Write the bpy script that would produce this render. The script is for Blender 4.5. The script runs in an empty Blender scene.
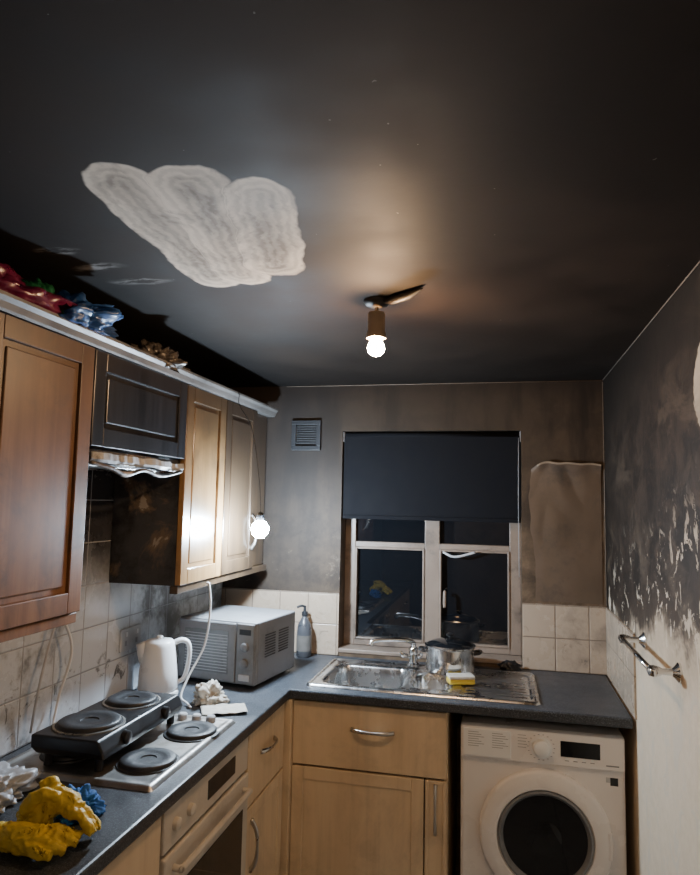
import bpy, bmesh, math, random
from mathutils import Vector, Matrix, noise as mn
R = random.Random(4)
D = bpy.data
COL = bpy.context.scene.collection

# ---------------------------------------------------------------- materials
class NT:
    def __init__(s, name):
        s.mat = D.materials.new(name); s.mat.use_nodes = True
        s.t = s.mat.node_tree; s.b = s.t.nodes['Principled BSDF']
        g = s.t.nodes.new('ShaderNodeNewGeometry'); s.pos = g.outputs['Position']
        sp = s.t.nodes.new('ShaderNodeSeparateXYZ'); s.t.links.new(s.pos, sp.inputs[0])
        s.x, s.y, s.z = sp.outputs
    def put(s, sock, v):
        if isinstance(v, bpy.types.NodeSocket): s.t.links.new(v, sock)
        elif isinstance(v, (tuple, list)):
            sock.default_value = tuple(v) + ((1,) if len(v) == 3 and len(sock.default_value) == 4 else ())
        else: sock.default_value = v
    def m(s, op, a, b=None, c=None):
        n = s.t.nodes.new('ShaderNodeMath'); n.operation = op
        s.put(n.inputs[0], a)
        if b is not None: s.put(n.inputs[1], b)
        if c is not None: s.put(n.inputs[2], c)
        return n.outputs[0]
    def vec(s, sc=(1, 1, 1), rot=(0, 0, 0), src=None):
        n = s.t.nodes.new('ShaderNodeMapping'); s.t.links.new(src or s.pos, n.inputs[0])
        n.inputs['Scale'].default_value = sc; n.inputs['Rotation'].default_value = rot
        return n.outputs[0]
    def noise(s, scale, detail=4, rough=.55, st=(1, 1, 1), dist=0, rot=(0, 0, 0)):
        n = s.t.nodes.new('ShaderNodeTexNoise'); s.t.links.new(s.vec(st, rot), n.inputs['Vector'])
        n.inputs['Scale'].default_value = scale; n.inputs['Detail'].default_value = detail
        n.inputs['Roughness'].default_value = rough; n.inputs['Distortion'].default_value = dist
        return n.outputs['Fac']
    def ss(s, v, lo, hi, a=0., b=1.):
        n = s.t.nodes.new('ShaderNodeMapRange'); n.interpolation_type = 'SMOOTHSTEP'
        s.put(n.inputs[0], v); s.put(n.inputs[1], lo); s.put(n.inputs[2], hi)
        s.put(n.inputs[3], a); s.put(n.inputs[4], b); return n.outputs[0]
    def mix(s, f, a, b):
        n = s.t.nodes.new('ShaderNodeMix'); n.data_type = 'RGBA'
        s.put(n.inputs[0], f); s.put(n.inputs[6], a); s.put(n.inputs[7], b); return n.outputs[2]
    def lerp(s, f, a, b): return s.m('ADD', s.m('MULTIPLY', s.m('SUBTRACT', 1., f), a), s.m('MULTIPLY', f, b))
    def ell(s, u, v, cu, cv, ru, rv):
        a = s.m('DIVIDE', s.m('SUBTRACT', u, cu), ru); b = s.m('DIVIDE', s.m('SUBTRACT', v, cv), rv)
        return s.m('SQRT', s.m('ADD', s.m('MULTIPLY', a, a), s.m('MULTIPLY', b, b)))
    def bump(s, h, st=.3, d=.01):
        n = s.t.nodes.new('ShaderNodeBump'); n.inputs['Strength'].default_value = st
        n.inputs['Distance'].default_value = d; s.put(n.inputs['Height'], h)
        s.t.links.new(n.outputs[0], s.b.inputs['Normal'])
    def out(s, col, rough=.5, metal=0., spec=.5, coat=0.):
        s.put(s.b.inputs['Base Color'], col); s.put(s.b.inputs['Roughness'], rough)
        s.put(s.b.inputs['Metallic'], metal); s.b.inputs['Specular IOR Level'].default_value = spec
        if coat: s.b.inputs['Coat Weight'].default_value = coat; s.b.inputs['Coat Roughness'].default_value = .12
        return s.mat

def simple(name, c, rough=.5, metal=0., var=.15, sc=12, bump=0, spec=.5, dirt=None, dcol=(.03, .027, .025)):
    n = NT(name); f = n.noise(sc, 5)
    col = n.mix(f, tuple(x * (1 - var) for x in c), tuple(min(1, x * (1 + var)) for x in c))
    if dirt: col = n.mix(n.ss(n.noise(sc * .6, 6, .7), .48, .72, 0, dirt), col, dcol)
    if bump: n.bump(n.noise(sc * 4, 4), bump, .004)
    return n.out(col, n.ss(f, .3, .7, max(0, rough - .06), min(1, rough + .06)), metal, spec)

def emit(name, c, s):
    n = NT(name); n.put(n.b.inputs['Emission Color'], c); n.b.inputs['Emission Strength'].default_value = s
    return n.out(c, .4)

def capsule(n, ax, ay, bx, by, wx, wy):
    px = n.m('SUBTRACT', wx, ax); py = n.m('SUBTRACT', wy, ay)
    dx, dy = bx - ax, by - ay; L = dx * dx + dy * dy
    h = n.m('DIVIDE', n.m('ADD', n.m('MULTIPLY', px, dx), n.m('MULTIPLY', py, dy)), L)
    h = n.m('MINIMUM', n.m('MAXIMUM', h, 0.), 1.)
    ex = n.m('SUBTRACT', px, n.m('MULTIPLY', h, dx)); ey = n.m('SUBTRACT', py, n.m('MULTIPLY', h, dy))
    return n.m('SQRT', n.m('ADD', n.m('MULTIPLY', ex, ex), n.m('MULTIPLY', ey, ey)))
def mat_ceiling():
    n = NT('sooted_ceiling_paint')
    nn = n.noise(7, 3, .5); wx = n.m('ADD', n.x, n.m('MULTIPLY', n.m('SUBTRACT', nn, .5), .05))
    n2 = n.noise(6, 3, .5, st=(1.3, .8, 1)); wy = n.m('ADD', n.y, n.m('MULTIPLY', n.m('SUBTRACT', n2, .5), .07))
    c1 = capsule(n, -.71, 1.09, -.76, 1.63, wx, wy); c2 = capsule(n, -.58, 1.11, -.675, 1.62, wx, wy); c3 = capsule(n, -.468, 1.19, -.563, 1.57, wx, wy)
    dm = n.m('MINIMUM', n.m('MINIMUM', c1, c2), c3)
    mask = n.ss(dm, .073, .079, 1, 0)
    in3 = n.ss(c3, .073, .078, 1, 0); in2 = n.ss(c2, .073, .078, 1, 0)
    d = n.lerp(in3, n.lerp(in2, c1, c2), c3)
    fine = n.noise(45, 4, .6); broad = n.noise(11, 5, .65, st=(1, .6, 1), dist=.8)
    ring = n.m('SINE', n.m('ADD', n.m('MULTIPLY', d, 240), n.m('ADD', n.m('MULTIPLY', fine, 7), n.m('MULTIPLY', broad, 9))))
    ringm = n.ss(ring, -1., 1., .0, .22)
    inner = n.ss(d, .01, .062, .34, .0)
    blot = n.ss(broad, .4, .62, 0, .32)
    edge = n.m('MULTIPLY', n.ss(d, .071, .0765), .26)
    white = n.mix(n.m('MINIMUM', n.m('ADD', n.m('ADD', ringm, edge), n.m('ADD', inner, blot)), 1.), (.74, .69, .61), (.12, .105, .09))
    f = n.noise(2.2, 5, .6)
    soot = n.mix(n.ss(f, .35, .7), (.0125, .0072, .0042), (.026, .0160, .0100))
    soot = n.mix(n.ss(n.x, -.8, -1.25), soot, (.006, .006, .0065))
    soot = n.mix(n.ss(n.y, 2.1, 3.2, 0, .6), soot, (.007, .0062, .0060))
    ringsoot = n.ss(n.ell(wx, wy, -.34, 1.88, .13, .13), .4, 1.1, .8, 0)
    soot = n.mix(ringsoot, soot, (.008, .006, .005))
    spots = n.ss(n.noise(55, 2), .765, .79)
    soot = n.mix(n.m('MULTIPLY', spots, .3), soot, (.4, .38, .35))
    sm = None
    for cx, cy, rx, ry in [(-1.03, 1.50, .08, .03), (-.98, 1.62, .09, .025), (-1.07, 1.38, .06, .02)]:
        e = n.ss(n.ell(wx, wy, cx, cy, rx, ry), .3, 1.2, 1, 0); sm = e if sm is None else n.m('MAXIMUM', sm, e)
    sm = n.m('MULTIPLY', sm, n.ss(n.noise(30, 4, .7, st=(.3, 1, 1)), .42, .6, .0, .7))
    soot = n.mix(sm, soot, (.28, .28, .28))
    n.bump(n.noise(30, 5), .12, .003)
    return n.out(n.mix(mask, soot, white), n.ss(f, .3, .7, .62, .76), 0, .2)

def mat_back():
    n = NT('sooted_back_wall')
    a = n.noise(3, 6, .6); b = n.noise(12, 6, .65); dr = n.noise(7, 5, .6, st=(1, 1, .18)); e = n.noise(5, 6, .6, dist=.6)
    h = n.m('ADD', n.z, n.m('MULTIPLY', n.m('SUBTRACT', a, .5), .9))
    col = n.mix(n.ss(h, 1.15, 2.0), (.175, .118, .074), (.062, .041, .026))
    col = n.mix(n.ss(b, .4, .7, 0, .5), col, (.036, .025, .017))
    col = n.mix(n.ss(e, .48, .64, 0, .55), col, (.028, .020, .014))
    col = n.mix(n.m('MULTIPLY', n.ss(dr, .44, .62), n.ss(n.z, 1.2, 2.2, .25, .85)), col, (.017, .012, .009))
    col = n.mix(n.ss(n.x, -.60, -1.0, 0, .72), col, (.024, .021, .020))  # left end: sooty dark, with the lamp's grey cast put into the colour
    col = n.mix(n.ss(n.z, 2.12, 2.295, 0, .75), col, (.014, .010, .008))
    win = n.ss(n.ell(n.x, n.z, -.345, 2.12, .62, .15), .5, 1.2, .6, 0); col = n.mix(win, col, (.024, .018, .013))
    pale = n.ss(n.noise(4.5, 7, .75, st=(1, 1, 1.5), dist=.5), .56, .64, 0, .38)
    pale = n.m('MULTIPLY', pale, n.ss(n.z, 1.7, 1.25))
    col = n.mix(pale, col, (.24, .19, .14))
    n.bump(b, .2, .006)
    return n.out(col, .6, 0, .26)

def mat_left():
    n = NT('sooted_left_wall'); a = n.noise(4, 6, .6)
    return n.out(n.mix(a, (.010, .011, .014), (.035, .04, .05)), .7)

def mat_right():
    n = NT('sooted_right_wall')
    a = n.noise(2.6, 5, .6, dist=.4); b = n.noise(9, 7, .7, dist=.5); c = n.noise(28, 5, .7)
    zb = n.m('ADD', n.m('MULTIPLY', n.m('SUBTRACT', 3.29, n.y), .17), 1.13)
    h = n.m('SUBTRACT', n.z, zb)
    h = n.m('ADD', h, n.m('MULTIPLY', n.m('SUBTRACT', a, .5), .50))
    h = n.m('ADD', h, n.m('MULTIPLY', n.m('SUBTRACT', b, .5), .26))
    cream = n.mix(n.ss(c, .3, .7), (.70, .585, .445), (.64, .53, .39))
    cream = n.mix(n.ss(h, -.20, .03, 0, .5), cream, (.26, .195, .135))
    dark = n.mix(n.ss(b, .35, .65), (.016, .012, .0095), (.044, .032, .024))
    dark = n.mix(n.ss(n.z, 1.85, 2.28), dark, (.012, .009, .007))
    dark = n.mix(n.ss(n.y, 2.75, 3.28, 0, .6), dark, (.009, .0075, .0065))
    dark = n.mix(n.ss(h, .18, .0, 0, .5), dark, (.09, .066, .048))
    col = n.mix(n.ss(h, -.03, .07), cream, dark)
    fl = n.noise(11, 6, .67, st=(1, 1, .8), dist=1.1)
    flakes = n.m('MULTIPLY', n.ss(fl, .575, .59), n.ss(h, .42, .12))
    col = n.mix(n.m('MULTIPLY', flakes, .9), col, (.62, .54, .43))
    e = n.m('ADD', n.ell(n.y, n.z, 1.64, 1.99, .165, .13), n.m('MULTIPLY', n.m('SUBTRACT', b, .5), .6))
    col = n.mix(n.ss(e, 1., 1.04, 1, 0), col, (.46, .41, .34))
    wipes = n.m('MULTIPLY', n.ss(n.noise(5, 5, .65, st=(1, .6, 1.4), rot=(.5, 0, 0), dist=.6), .5, .66), .5)
    hi = n.m('MULTIPLY', n.ss(h, 1.1, .2), n.ss(h, .0, .08))
    col = n.mix(n.m('MULTIPLY', wipes, hi), col, (.13, .10, .072))
    n.bump(n.m('ADD', b, n.m('MULTIPLY', flakes, .6)), .3, .005)
    return n.out(col, .6, 0, .25)

def mat_tile(name, ua, base, grout, soot=0., T=.15, u0=0., big=4.):
    n = NT(name); u = n.x if ua == 'x' else n.y
    fu = n.m('FRACT', n.m('DIVIDE', n.m('SUBTRACT', u, u0 - 30 * T), T)); fv = n.m('FRACT', n.m('DIVIDE', n.m('SUBTRACT', n.z, .93 - 3 * T), T))
    du = n.m('SUBTRACT', .5, n.m('ABSOLUTE', n.m('SUBTRACT', fu, .5))); dv = n.m('SUBTRACT', .5, n.m('ABSOLUTE', n.m('SUBTRACT', fv, .5)))
    e = n.m('MINIMUM', du, dv); g = n.ss(e, .008, .02, 1, 0)
    a = n.noise(5, 6, .65); b = n.noise(big, 7, .66); c = n.noise(16, 6, .7, dist=1.)
    col = n.mix(a, tuple(x * .92 for x in base), base)
    s1 = n.m('MULTIPLY', n.ss(b, .50, .66), soot)
    col = n.mix(s1, col, (.07, .064, .06))
    col = n.mix(n.m('MULTIPLY', n.m('MULTIPLY', n.ss(c, .57, .67), n.ss(n.z, 1.25, 1.0)), soot), col, (.045, .04, .036))
    col = n.mix(n.m('MULTIPLY', n.ss(n.m('ADD', n.z, n.m('MULTIPLY', a, .3)), 1.38, 1.70), min(1, soot * 1.6)), col, (.035, .035, .04))
    col = n.mix(g, col, grout)
    n.bump(n.ss(e, .005, .03), .6, .003)
    return n.out(col, n.ss(b, .4, .7, .22, .5), 0, .5)

def mat_wood(name, c1, c2, sootz=(9, 10), sc=18, soot=.8, ax=(1, 1, .06), rough=.42, blot=0., coat=0.):
    n = NT(name); g = n.noise(sc, 6, .6, st=(ax)); g2 = n.noise(sc * 5, 4, .5, st=ax)
    col = n.mix(n.ss(g, .3, .7), c1, c2); col = n.mix(n.ss(g2, .45, .7, 0, .25), col, tuple(x * .6 for x in c1))
    st = n.noise(5, 6, .65)
    h = n.m('ADD', n.z, n.m('MULTIPLY', n.m('SUBTRACT', st, .5), .35))
    col = n.mix(n.ss(h, sootz[0], sootz[1], 0, soot), col, (.028, .019, .013))
    if blot: col = n.mix(n.ss(n.noise(4, 6, .7, dist=.5), .45, .7, 0, blot), col, (.045, .032, .023))
    n.bump(g2, .05, .002)
    return n.out(col, rough, 0, .5, coat)

def mat_counter():
    n = NT('slate_laminate'); a = n.noise(160, 3, .6); b = n.noise(330, 2, .5); c = n.noise(4, 5, .6)
    col = n.mix(n.ss(a, .4, .65), (.018, .021, .027), (.058, .066, .080))
    col = n.mix(n.ss(b, .62, .68), col, (.2, .22, .25))
    col = n.mix(n.ss(c, .5, .8, 0, .25), col, (.13, .125, .12))
    return n.out(col, n.ss(c, .3, .7, .34, .55))

def mat_steel(name, c=(.62, .62, .62), rough=.25, dirt=.3):
    n = NT(name); a = n.noise(7, 6, .65); s = n.noise(60, 3, .5, st=(.05, 1, 1))
    col = n.mix(n.ss(a, .45, .75, 0, dirt), c, (.14, .11, .08)); col = n.mix(n.m('MULTIPLY', s, .2), col, (.3, .3, .3))
    return n.out(col, n.ss(a, .3, .7, rough - .08, rough + .15), 1.)

M = {}
M['ceil'] = mat_ceiling(); M['back'] = mat_back(); M['left'] = mat_left(); M['right'] = mat_right()
M['tileL'] = mat_tile('white_tiles_smoked', 'y', (.60, .64, .69), (.33, .34, .36), .85, big=3.2)
M['tileB'] = mat_tile('cream_tiles', 'x', (.46, .36, .27), (.22, .17, .13), .45, u0=.10)
M['tileR'] = mat_tile('cream_tiles_side', 'y', (.46, .37, .28), (.23, .18, .14), .4, u0=3.29)
M['floor'] = mat_tile('floor_vinyl', 'x', (.2, .17, .14), (.1, .09, .08), .4, T=.3)
M['wood1'] = mat_wood('oak_dim_sooted', (.185, .080, .032), (.28, .135, .057), (1.45, 2.3), soot=.85, blot=.65)  # dimmer copy of the base units' wood, exposure put into the colour, plus soot
M['wood3'] = mat_wood('oak_door_lit', (.30, .165, .062), (.40, .235, .10), (1.68, 2.1), soot=.9, rough=.33, blot=.55, coat=1.)  # lighter oak copy: glare of the hanging lamp is put into the colour
M['wood4'] = mat_wood('oak_sooted', (.050, .031, .018), (.095, .058, .030), (1.5, 2.1), soot=.85, blot=.6, rough=.35, coat=.5)
M['burnt'] = mat_wood('charred_door', (.007, .007, .009), (.020, .021, .026), (1.9, 2.3), rough=.32)
def mat_char():
    n = NT('charred_panel'); a = n.noise(7, 6, .7); b = n.noise(4, 6, .65, dist=.8)
    col = n.mix(n.ss(a, .35, .65), (.008, .008, .009), (.05, .052, .058)); col = n.mix(n.ss(b, .52, .60, 0, .7), col, (.17, .12, .075)); col = n.mix(n.ss(b, .60, .63, 0, .7), col, (.36, .33, .29))
    n.bump(a, .6, .008); return n.out(col, n.ss(a, .3, .7, .25, .7))
M['char'] = mat_char()
M['cream'] = mat_wood('base_wood_lit', (.66, .50, .33), (.75, .60, .42), (9, 10), sc=6, blot=.2)  # same cabinet wood made paler: its stronger lighting is put into the colour
M['cornice'] = simple('cornice_laminate', (.11, .105, .10), .42, 0, .3, 7, dirt=.85)
M['counter'] = mat_counter()
M['steel'] = mat_steel('stainless_steel'); M['steel2'] = mat_steel('brushed_nickel', (.55, .52, .48), .28, .15)
M['hobsteel'] = mat_steel('stained_hob_steel', (.42, .40, .38), .40, .95)
M['chrome'] = mat_steel('chrome', (.8, .8, .8), .12, .05)
M['white'] = simple('white_enamel', (.78, .75, .74), .3, 0, .04, 5)
M['white2'] = simple('white_plastic', (.78, .79, .80), .32, 0, .05, 8)
M['offwhite'] = simple('oven_white', (.60, .55, .48), .35, 0, .08, 6, dirt=.35, dcol=(.12, .1, .08))
M['frame'] = simple('upvc_sooty', (.25, .19, .148), .4, 0, .2, 8, dirt=.7)
M['grey'] = simple('grey_plastic', (.3, .3, .31), .4); M['lgrey'] = simple('light_grey_plastic', (.5, .51, .53), .4, dirt=.2)
M['bottle'] = simple('smoked_bottle_plastic', (.06, .062, .07), .3, 0, .3, 20); M['label'] = simple('bottle_label', (.13, .12, .11), .5, 0, .4, 30)
M['mwcase'] = simple('smoked_microwave_case', (.20, .205, .215), .4, 0, .15, 8, dirt=.55, dcol=(.06, .055, .05))
M['mwwin'] = simple('microwave_door_screen', (.15, .16, .17), .25, 0, .2, 8, dirt=.3)
M['black'] = simple('black_plastic', (.012, .012, .014), .35, 0, .3); M['iron'] = simple('cast_iron', (.017, .017, .020), .5, 0, .4, 40, .2)
M['dglass'] = simple('dark_glass', (.008, .009, .011), .06, 0, .1, 3)
M['glass'] = simple('night_window_glass', (.006, .007, .009), .03, 0, .2, 2, spec=.9)
M['blind'] = simple('black_roller_blind', (.0055, .0057, .0078), .8, 0, .3, 18, .05, spec=.15)
M['yellow'] = simple('yellow_rubber', (.60, .43, .035), .55, 0, .2, 30, .3, dirt=.4, dcol=(.25, .16, .03))
M['magenta'] = simple('magenta_plastic_bag', (.12, .01, .045), .3, 0, .5, 12, .2); M['green'] = simple('green_plastic_bag', (.015, .12, .05), .3, 0, .3, 20)
M['blue'] = simple('blue_plastic_bag', (.02, .075, .25), .35, 0, .6, 10, dirt=.5); M['brownp'] = simple('smoked_film', (.06, .052, .047), .22, 0, .6, 25)
M['cloth'] = simple('stained_cloth', (.50, .46, .40), .8, 0, .3, 30, .3); M['film'] = simple('clear_film_bag', (.36, .38, .41), .35, 0, .3, 14, dirt=.4)
M['ink'] = simple('printed_ink', (.25, .25, .27), .5); M['patch'] = simple('blistered_paint', (.118, .078, .050), .5, 0, .4, 5, .2, dirt=.85)
M['patchedge'] = simple('blister_edge', (.26, .195, .135), .5, 0, .3, 20)
M['bead'] = simple('sealant_bead', (.20, .16, .125), .6, 0, .5, 14)
M['warm'] = emit('warm_bulb_glow', (1, .62, .32), 880.); M['cool'] = emit('cool_led_glow', (.68, .84, 1.), 1750.)
M['lampholder'] = simple('scorched_lampholder', (.42, .33, .24), .4, dirt=.3); M['rose'] = simple('sooted_fitting', (.035, .028, .022), .5)
M['vent'] = simple('sooted_vent_plastic', (.018, .020, .024), .45)

# ---------------------------------------------------------------- mesh helpers
def obj(name, bm, mat, smooth=False, bevel=0, seg=2):
    me = D.meshes.new(name); bmesh.ops.recalc_face_normals(bm, faces=bm.faces); bm.to_mesh(me); bm.free()
    o = D.objects.new(name, me); COL.objects.link(o)
    for m_ in (mat if isinstance(mat, list) else [mat]): me.materials.append(m_)
    if smooth:
        for p in me.polygons: p.use_smooth = True
    if bevel:
        b = o.modifiers.new('bevel', 'BEVEL'); b.width = bevel; b.segments = seg; b.limit_method = 'ANGLE'; b.angle_limit = .7
    return o
def addbox(bm, a, b, c, d, e, f, Mx=None, mi=0):
    vs = [bm.verts.new((x, y, z)) for x in (a, b) for y in (c, d) for z in (e, f)]
    if Mx is not None:
        for v in vs: v.co = Mx @ v.co
    for q in ((0, 1, 3, 2), (4, 6, 7, 5), (0, 4, 5, 1), (2, 3, 7, 6), (0, 2, 6, 4), (1, 5, 7, 3)):
        bm.faces.new([vs[i] for i in q]).material_index = mi
def box(name, a, b, c, d, e, f, mat, bevel=.002, Mx=None):
    bm = bmesh.new(); addbox(bm, a, b, c, d, e, f, Mx); return obj(name, bm, mat, bevel=bevel)
def grp(name, parts, loc=None):
    if loc is None:
        v = [o.matrix_world @ Vector(c) for o in parts for c in o.bound_box]
        loc = (sum(p.x for p in v) / len(v), sum(p.y for p in v) / len(v), min(p.z for p in v))
    e = D.objects.new(name, None); e.empty_display_size = .05; COL.objects.link(e); e.location = loc
    inv = Matrix.Translation(-Vector(loc))
    for o in parts: o.parent = e; o.matrix_parent_inverse = inv
    return e
def catmull(P, n=8):
    P = [Vector(p) for p in P]; Q = [P[0] * 2 - P[1]] + P + [P[-1] * 2 - P[-2]]; out = []
    for i in range(1, len(Q) - 2):
        for k in range(n):
            t = k / n; a, b, c, d = Q[i - 1:i + 3]
            out.append(.5 * (2 * b + (c - a) * t + (2 * a - 5 * b + 4 * c - d) * t * t + (3 * b - a - 3 * c + d) * t ** 3))
    return out + [P[-1]]
def addtube(bm, pts, rad, seg=12, sm=8, flat=1.):
    if sm: 
        n0 = len(pts); P = catmull(pts, sm)
        if isinstance(rad, (list, tuple)):
            rr = []
            for i in range(len(P)):
                f = i / sm; k = min(int(f), n0 - 2); rr.append(rad[k] + (rad[k + 1] - rad[k]) * (f - k))
            rad = rr
    else: P = [Vector(p) for p in pts]
    if not isinstance(rad, (list, tuple)): rad = [rad] * len(P)
    T = (P[1] - P[0]).normalized(); up = Vector((0, 0, 1)) if abs(T.z) < .9 else Vector((1, 0, 0))
    N_ = T.cross(up).normalized(); rings = []
    for i, p in enumerate(P):
        T = (P[min(i + 1, len(P) - 1)] - P[max(i - 1, 0)]).normalized(); N_ = (N_ - T * N_.dot(T)).normalized(); B = T.cross(N_)
        rings.append([bm.verts.new(p + (N_ * math.cos(2 * math.pi * j / seg) + B * math.sin(2 * math.pi * j / seg) * flat) * rad[i]) for j in range(seg)])
    for a, b in zip(rings, rings[1:]):
        for j in range(seg): bm.faces.new((a[j], a[(j + 1) % seg], b[(j + 1) % seg], b[j]))
    bm.faces.new(rings[0]); bm.faces.new(rings[-1])
def tube(name, pts, rad, mat, seg=12, sm=8, flat=1.):
    bm = bmesh.new(); addtube(bm, pts, rad, seg, sm, flat); return obj(name, bm, mat, True)
def addlathe(bm, prof, Mx=None, seg=48, cap=True):
    rings = []
    for r, z in prof:
        rings.append([bm.verts.new((max(r, 1e-4) * math.cos(2 * math.pi * j / seg), max(r, 1e-4) * math.sin(2 * math.pi * j / seg), z)) for j in range(seg)])
    if Mx is not None:
        for rg in rings:
            for v in rg: v.co = Mx @ v.co
    for a, b in zip(rings, rings[1:]):
        for j in range(seg): bm.faces.new((a[j], a[(j + 1) % seg], b[(j + 1) % seg], b[j]))
    if cap: bm.faces.new(rings[0]); bm.faces.new(rings[-1])
def lathe(name, prof, loc, mat, rot=None, seg=48, cap=True):
    Mx = Matrix.Translation(loc) @ (rot.to_4x4() if rot else Matrix.Identity(4))
    bm = bmesh.new(); addlathe(bm, prof, Mx, seg, cap); o = obj(name, bm, mat, True)
    e = o.modifiers.new('es', 'EDGE_SPLIT'); e.split_angle = .7; return o
FRONT = Matrix.Rotation(math.radians(90), 3, 'X')      # +z -> -y
SIDE = Matrix.Rotation(math.radians(90), 3, 'Y')       # +z -> +x
def plate(name, xs, ys, solid, z0, z1, mat, bevel=.003, Mx=None):
    bm = bmesh.new(); V = {}
    def v(i, j, k):
        if (i, j, k) not in V: V[i, j, k] = bm.verts.new((xs[i], ys[j], (z0, z1)[k]))
        return V[i, j, k]
    nx, ny = len(xs) - 1, len(ys) - 1
    S = lambda i, j: 0 <= i < nx and 0 <= j < ny and solid((xs[i] + xs[i + 1]) / 2, (ys[j] + ys[j + 1]) / 2)
    for i in range(nx):
        for j in range(ny):
            if not S(i, j): continue
            for k in (0, 1): bm.faces.new([v(i, j, k), v(i + 1, j, k), v(i + 1, j + 1, k), v(i, j + 1, k)])
            for (di, dj, A, B) in ((-1, 0, (i, j), (i, j + 1)), (1, 0, (i + 1, j), (i + 1, j + 1)), (0, -1, (i, j), (i + 1, j)), (0, 1, (i, j + 1), (i + 1, j + 1))):
                if not S(i + di, j + dj): bm.faces.new([v(*A, 0), v(*B, 0), v(*B, 1), v(*A, 1)])
    if Mx is not None:
        for q in bm.verts: q.co = Mx @ q.co
    return obj(name, bm, mat, bevel=bevel)
def crumple(name, loc, size, mat, seed=0, amp=.35, fr=2.2, sub=5, rz=0, flatb=True, smooth=True):
    bm = bmesh.new(); bmesh.ops.create_icosphere(bm, subdivisions=sub, radius=1); off = Vector((seed * 7.3, seed * 3.1, seed))
    for v in bm.verts:
        p = v.co.copy(); n1 = mn.noise(p * fr * .6 + off); n2 = abs(mn.noise(p * fr * 1.3 + off)); n3 = abs(mn.noise(p * fr * 3 + off))
        k = 1 + amp * (n1 * 1.0 + n2 * .9 - n3 * .55); v.co = p * k
        if flatb and v.co.z < -.45: v.co.z = -.45
        v.co = Matrix.Rotation(rz, 3, 'Z') @ Vector((v.co.x * size[0], v.co.y * size[1], v.co.z * size[2])) + Vector(loc)
    return obj(name, bm, mat, smooth)

MX = lambda o: Matrix(((0, 0, 1, o[0]), (1, 0, 0, o[1]), (0, 1, 0, o[2]), (0, 0, 0, 1)))     # u=+y v=+z n=+x
MY = lambda o: Matrix(((1, 0, 0, o[0]), (0, 0, -1, o[1]), (0, 1, 0, o[2]), (0, 0, 0, 1)))    # u=+x v=+z n=-y
def shaker(name, Mx, w, h, mat, fr=.06, th=.02, pr=.008, raised=True):
    bm = bmesh.new(); g = .0015
    addbox(bm, g, fr, g, h - g, 0, th, Mx); addbox(bm, w - fr, w - g, g, h - g, 0, th, Mx)
    addbox(bm, fr, w - fr, g, fr, 0, th, Mx); addbox(bm, fr, w - fr, h - fr, h - g, 0, th, Mx)
    addbox(bm, fr - .001, w - fr + .001, fr - .001, h - fr + .001, 0, th - pr, Mx)
    return obj(name, bm, mat, bevel=.0025)
def slab(name, Mx, w, h, mat, th=.02): 
    bm = bmesh.new(); addbox(bm, .0015, w - .0015, .0015, h - .0015, 0, th, Mx); return obj(name, bm, mat, bevel=.003)
def bow(name, Mx, u, v, L, vert=True, th=.02):
    pts = []; rad = []
    for i in range(9):
        t = -1 + i / 4; n = th + .026 * (1 - abs(t) ** 3); q = t * L / 2
        pts.append(Mx @ Vector((u, v + q, n) if vert else (u + q, v, n))); rad.append(.0075 - .0035 * (1 - abs(t)) if abs(t) < .95 else .007)
    return tube(name, pts, rad, M['steel2'], 10, 4, 1.3)

# ---------------------------------------------------------------- room shell
XL, XR, YB, ZC, YF = -1.43, .48, 3.29, 2.295, -1.3
box('floor', XL - .1, XR + .1, YF - .1, YB + .25, -.1, 0, M['floor'], 0)
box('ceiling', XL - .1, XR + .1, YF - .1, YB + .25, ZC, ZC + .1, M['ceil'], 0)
wl = box('wall_left', XL - .1, XL, YF, YB, 0, ZC, M['left'], 0)
wr = box('wall_right', XR, XR + .1, YF, YB, 0, ZC, M['right'], 0)
WX0, WX1, WZ0, WZ1 = -.79, .10, .945, 2.055
wb = plate('wall_back', [XL - .1, WX0, WX1, XR + .1], [0, WZ0, WZ1, ZC], lambda x, z: not (WX0 < x < WX1 and WZ0 < z < WZ1), 0, .25, M['back'], 0,
      Matrix(((1, 0, 0, 0), (0, 0, 1, YB), (0, 1, 0, 0), (0, 0, 0, 1))))
plate('wall_front', [XL - .1, -.55, .25, XR + .1], [0, 2.0, ZC], lambda x, z: not (-.55 < x < .25 and z < 2.0), 0, .1, M['back'], 0,
      Matrix(((1, 0, 0, 0), (0, 0, 1, YF - .1), (0, 1, 0, 0), (0, 0, 0, 1))))
dm = Matrix(((-1, 0, 0, .25), (0, 0, 1, YF - .08), (0, 1, 0, 0), (0, 0, 0, 1)))
grp('door_1', [shaker('leaf', dm, .8, 1.995, M['frame'], .11, .04, .01), tube('lever_handle', [dm @ Vector(p) for p in [(.07, 1.0, .04), (.07, 1.0, .08), (.10, 1.0, .09), (.18, 1.0, .09)]], .008, M['steel2'])])
tube('trim_1', [(XR - .003, YF + .05, ZC - .003), (XR - .003, YB - .01, ZC - .003)], .0022, M['bead'], 6, 0)
tube('trim_2', [(-1.1, YB - .003, ZC - .003), (XR - .01, YB - .003, ZC - .003)], .0018, M['bead'], 6, 0)
tube('trim_3', [(XR - .003, YB - .003, 1.24), (XR - .003, YB - .003, ZC - .01)], .0022, M['bead'], 6, 0)
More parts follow.
